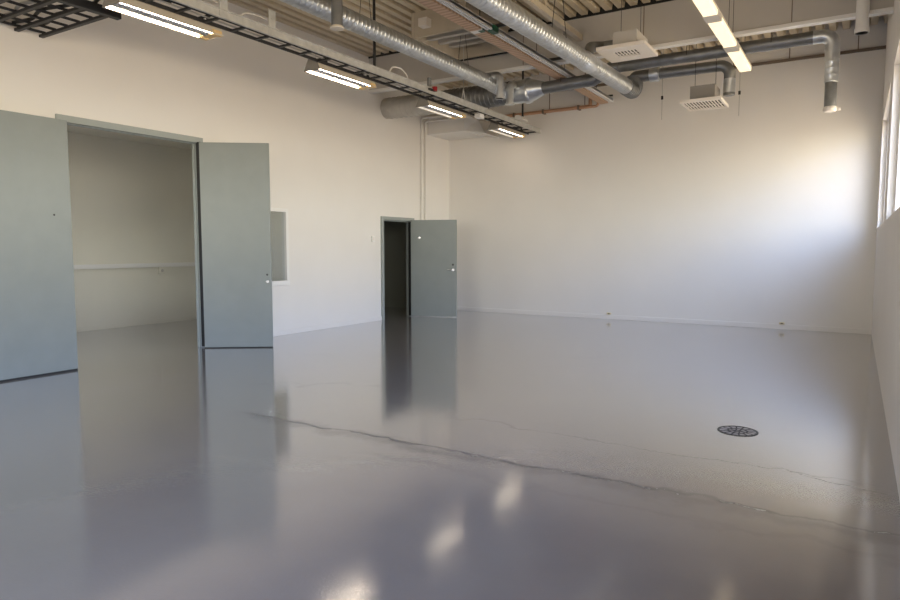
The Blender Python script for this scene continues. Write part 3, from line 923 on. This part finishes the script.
# slim conduits in the far left corner
for yy, zt, dx_, lab in ((12.30, 4.36, 0.75, 'left one of two slim cream conduits climbing the wall above the single door'),
                         (12.46, 4.31, 0.65, 'right one of two slim cream conduits climbing the wall above the single door')):
    t_ = thing('wall_conduit', (XL + 0.03, yy, 0), lab, 'pipe')
    B().tube(fillet([(XL + 0.03, yy, 0.09), (XL + 0.03, yy, zt), (XL + dx_, yy, zt)], 0.06), 0.022, 12).build('pipe', 'wall', t_, 50)
    for z in (1.0, 2.6, 3.8):
        B().box((XL, yy - 0.03, z), (XL + 0.035, yy + 0.03, z + 0.03)).build('clip', 'wall', t_)
# boxed duct in the corner
t_ = thing('corner_duct', (-7.8, 13.0, 4.06), 'boxed cream duct with a flared end in the far left corner', 'duct')
B().box((XL, 12.62, 4.07), (-7.42, YB - 0.004, 4.44), 0.006).build('casing', 'wall', t_)
b = B()
v0 = [(-7.42, 12.62, 4.07), (-7.42, 12.62, 4.44), (-7.42, YB - 0.004, 4.44), (-7.42, YB - 0.004, 4.07)]
v1 = [(-7.02, 12.85, 4.00), (-7.20, 12.85, 4.30), (-7.20, YB - 0.004, 4.30), (-7.02, YB - 0.004, 4.00)]
a0 = [b.bm.verts.new(q) for q in v0]; a1 = [b.bm.verts.new(q) for q in v1]
for i in range(4):
    b.bm.faces.new((a0[i], a0[(i + 1) % 4], a1[(i + 1) % 4], a1[i]))
b.bm.faces.new(a0[::-1]); b.bm.faces.new(a1)
b.build('flared_end', 'white', t_)
B().box((XL, 12.585, 4.045), (-7.40, YB - 0.004, 4.072)).build('bottom_strip', 'white', t_)

# ================================================================== RIGHT ROW OF DIFFUSER LAMPS
def right_lamp(y0, y1, label):
    xc, zb = -1.645, 4.33
    t_ = thing('diffuser_lamp', (xc, y0, zb), label, 'lamp', 'lamps of the right row')
    b = B()
    pr = [(-0.088, 0.055), (-0.088, 0.015), (-0.078, 0.0), (0.078, 0.0), (0.088, 0.015), (0.088, 0.055)]
    b.prism([(xc + u, zb + v) for u, v in pr], 1, y0 + 0.25, y1 - 0.01)
    b.build('diffuser', 'diff', t_)
    B().box((xc - 0.093, y0, zb + 0.055), (xc + 0.093, y1, zb + 0.085), 0.004).build('housing', 'lampbody', t_)
    B().box((xc - 0.09, y0, zb - 0.002), (xc + 0.09, y0 + 0.255, zb + 0.06), 0.004).build('end_cap', 'plenum', t_)
    B().box((xc - 0.09, y1 - 0.012, zb - 0.002), (xc + 0.09, y1, zb + 0.06), 0.002).build('end_cap', 'lampbody', t_)
    for yy in (y0 + 0.2, y1 - 0.15):
        b = B().tube([(xc, yy, zb + 0.08), (xc, yy, ZD + 0.05)], 0.004, 6)
        b.build('wire', 'rung', t_)
right_lamp(7.5, 8.74, 'nearest glowing diffuser lamp of the right row at the top edge')
right_lamp(8.75, 10.21, 'middle glowing diffuser lamp of the right row before the deep beam')
right_lamp(10.22, 11.73, 'farthest glowing diffuser lamp of the right row beyond the deep beam')

# thin hanging wires and small fittings near the far wall
for xx, yy, z0_, z1_, zk, lab in ((-3.02, 12.0, 3.75, ZD, 4.10, 'thin hanging wire with a dark knob left of the low slotted diffuser'),
                                  (-1.82, 12.4, 3.76, ZD, 4.12, 'thin hanging wire with a dark knob right of the low slotted diffuser')):
    t_ = thing('hanging_wire', (xx, yy, z0_), lab, 'wire')
    B().tube([(xx, yy, z0_), (xx, yy, z1_ + 0.05)], 0.005, 6).build('wire', 'cable_g', t_)
    B().tube([(xx, yy, zk), (xx, yy, zk + 0.06)], 0.02, 10).build('knob', 'dark', t_)
t_ = thing('white_downpipe', (-0.05, 10.2, 4.26), 'white vertical downpipe at the top right beside the window wall', 'pipe')
B().tube([(-0.06, 10.25, 4.27), (-0.06, 10.25, ZD + 0.05)], 0.075, 20).build('pipe', 'white', t_, 50)
B().tube([(-0.06, 10.25, 4.27), (-0.06, 10.25, 4.33)], 0.085, 20).build('end_collar', 'white', t_, 50)

# ================================================================== SMALL WALL FITTINGS
t_ = thing('wall_switch', (XL, 10.56, 1.62), 'small white light switch left of the single door', 'switch')
B().box((XL, 10.52, 1.62), (XL + 0.03, 10.60, 1.74), 0.006).build('plate', 'white', t_)
B().box((XL + 0.028, 10.54, 1.65), (XL + 0.036, 10.58, 1.71), 0.002).build('rocker', 'grille', t_)
t_ = thing('wall_socket', (XI, 8.14, 0.98), 'small pale socket box under the rail in the side room', 'socket')
B().box((XI, 8.08, 0.98), (XI + 0.05, 8.20, 1.12), 0.006).build('box', 'wall2', t_)
B().tube([(XI + 0.045, 8.14, 1.05), (XI + 0.053, 8.14, 1.05)], 0.03, 14).build('face', 'beam', t_)
for xx, zz, lab in ((-4.39, 0.10, 'small yellow floor level socket left on the far end wall'), (-1.12, 0.09, 'small yellow floor level socket right on the far end wall')):
    t_ = thing('floor_socket', (xx, YB, zz), lab, 'socket')
    B().box((xx - 0.045, YB - 0.035, zz), (xx + 0.045, YB - 0.001, zz + 0.04), 0.006).build('box', 'yellow', t_)
    B().box((xx - 0.018, YB - 0.039, zz + 0.010), (xx + 0.018, YB - 0.034, zz + 0.030)).build('face', 'brown', t_)

# floor drain
t_ = thing('floor_drain', (-0.77, 5.75, 0.0), 'round cast iron drain cover set in the grey floor', 'drain')
c = (-0.77, 5.75)
R_ = 0.155
B().disc_ring(c, R_ - 0.016, R_, 0.0, 0.004, 48).build('ring', 'iron', t_)
b = B()
b.tube([(c[0], c[1], 0.0004), (c[0], c[1], 0.0012)], R_ - 0.02, 40)
b.build('sump', 'pit', t_)
b = B()
for r0, r1 in ((0.012, 0.03), (0.065, 0.08)):
    b.disc_ring(c, r0, r1, 0.001, 0.003, 36)
for k in range(14):
    a_ = 2 * math.pi * k / 14
    m_ = Matrix.Translation((c[0], c[1], 0)) @ Matrix.Rotation(a_, 4, 'Z')
    b.box((0.078, -0.006, 0.001), (R_ - 0.02, 0.006, 0.003), 0, m_)
for k in range(8):
    a_ = 2 * math.pi * (k + 0.5) / 8
    m_ = Matrix.Translation((c[0], c[1], 0)) @ Matrix.Rotation(a_, 4, 'Z')
    b.box((0.025, -0.006, 0.001), (0.07, 0.006, 0.003), 0, m_)
b.build('grate', 'iron', t_)
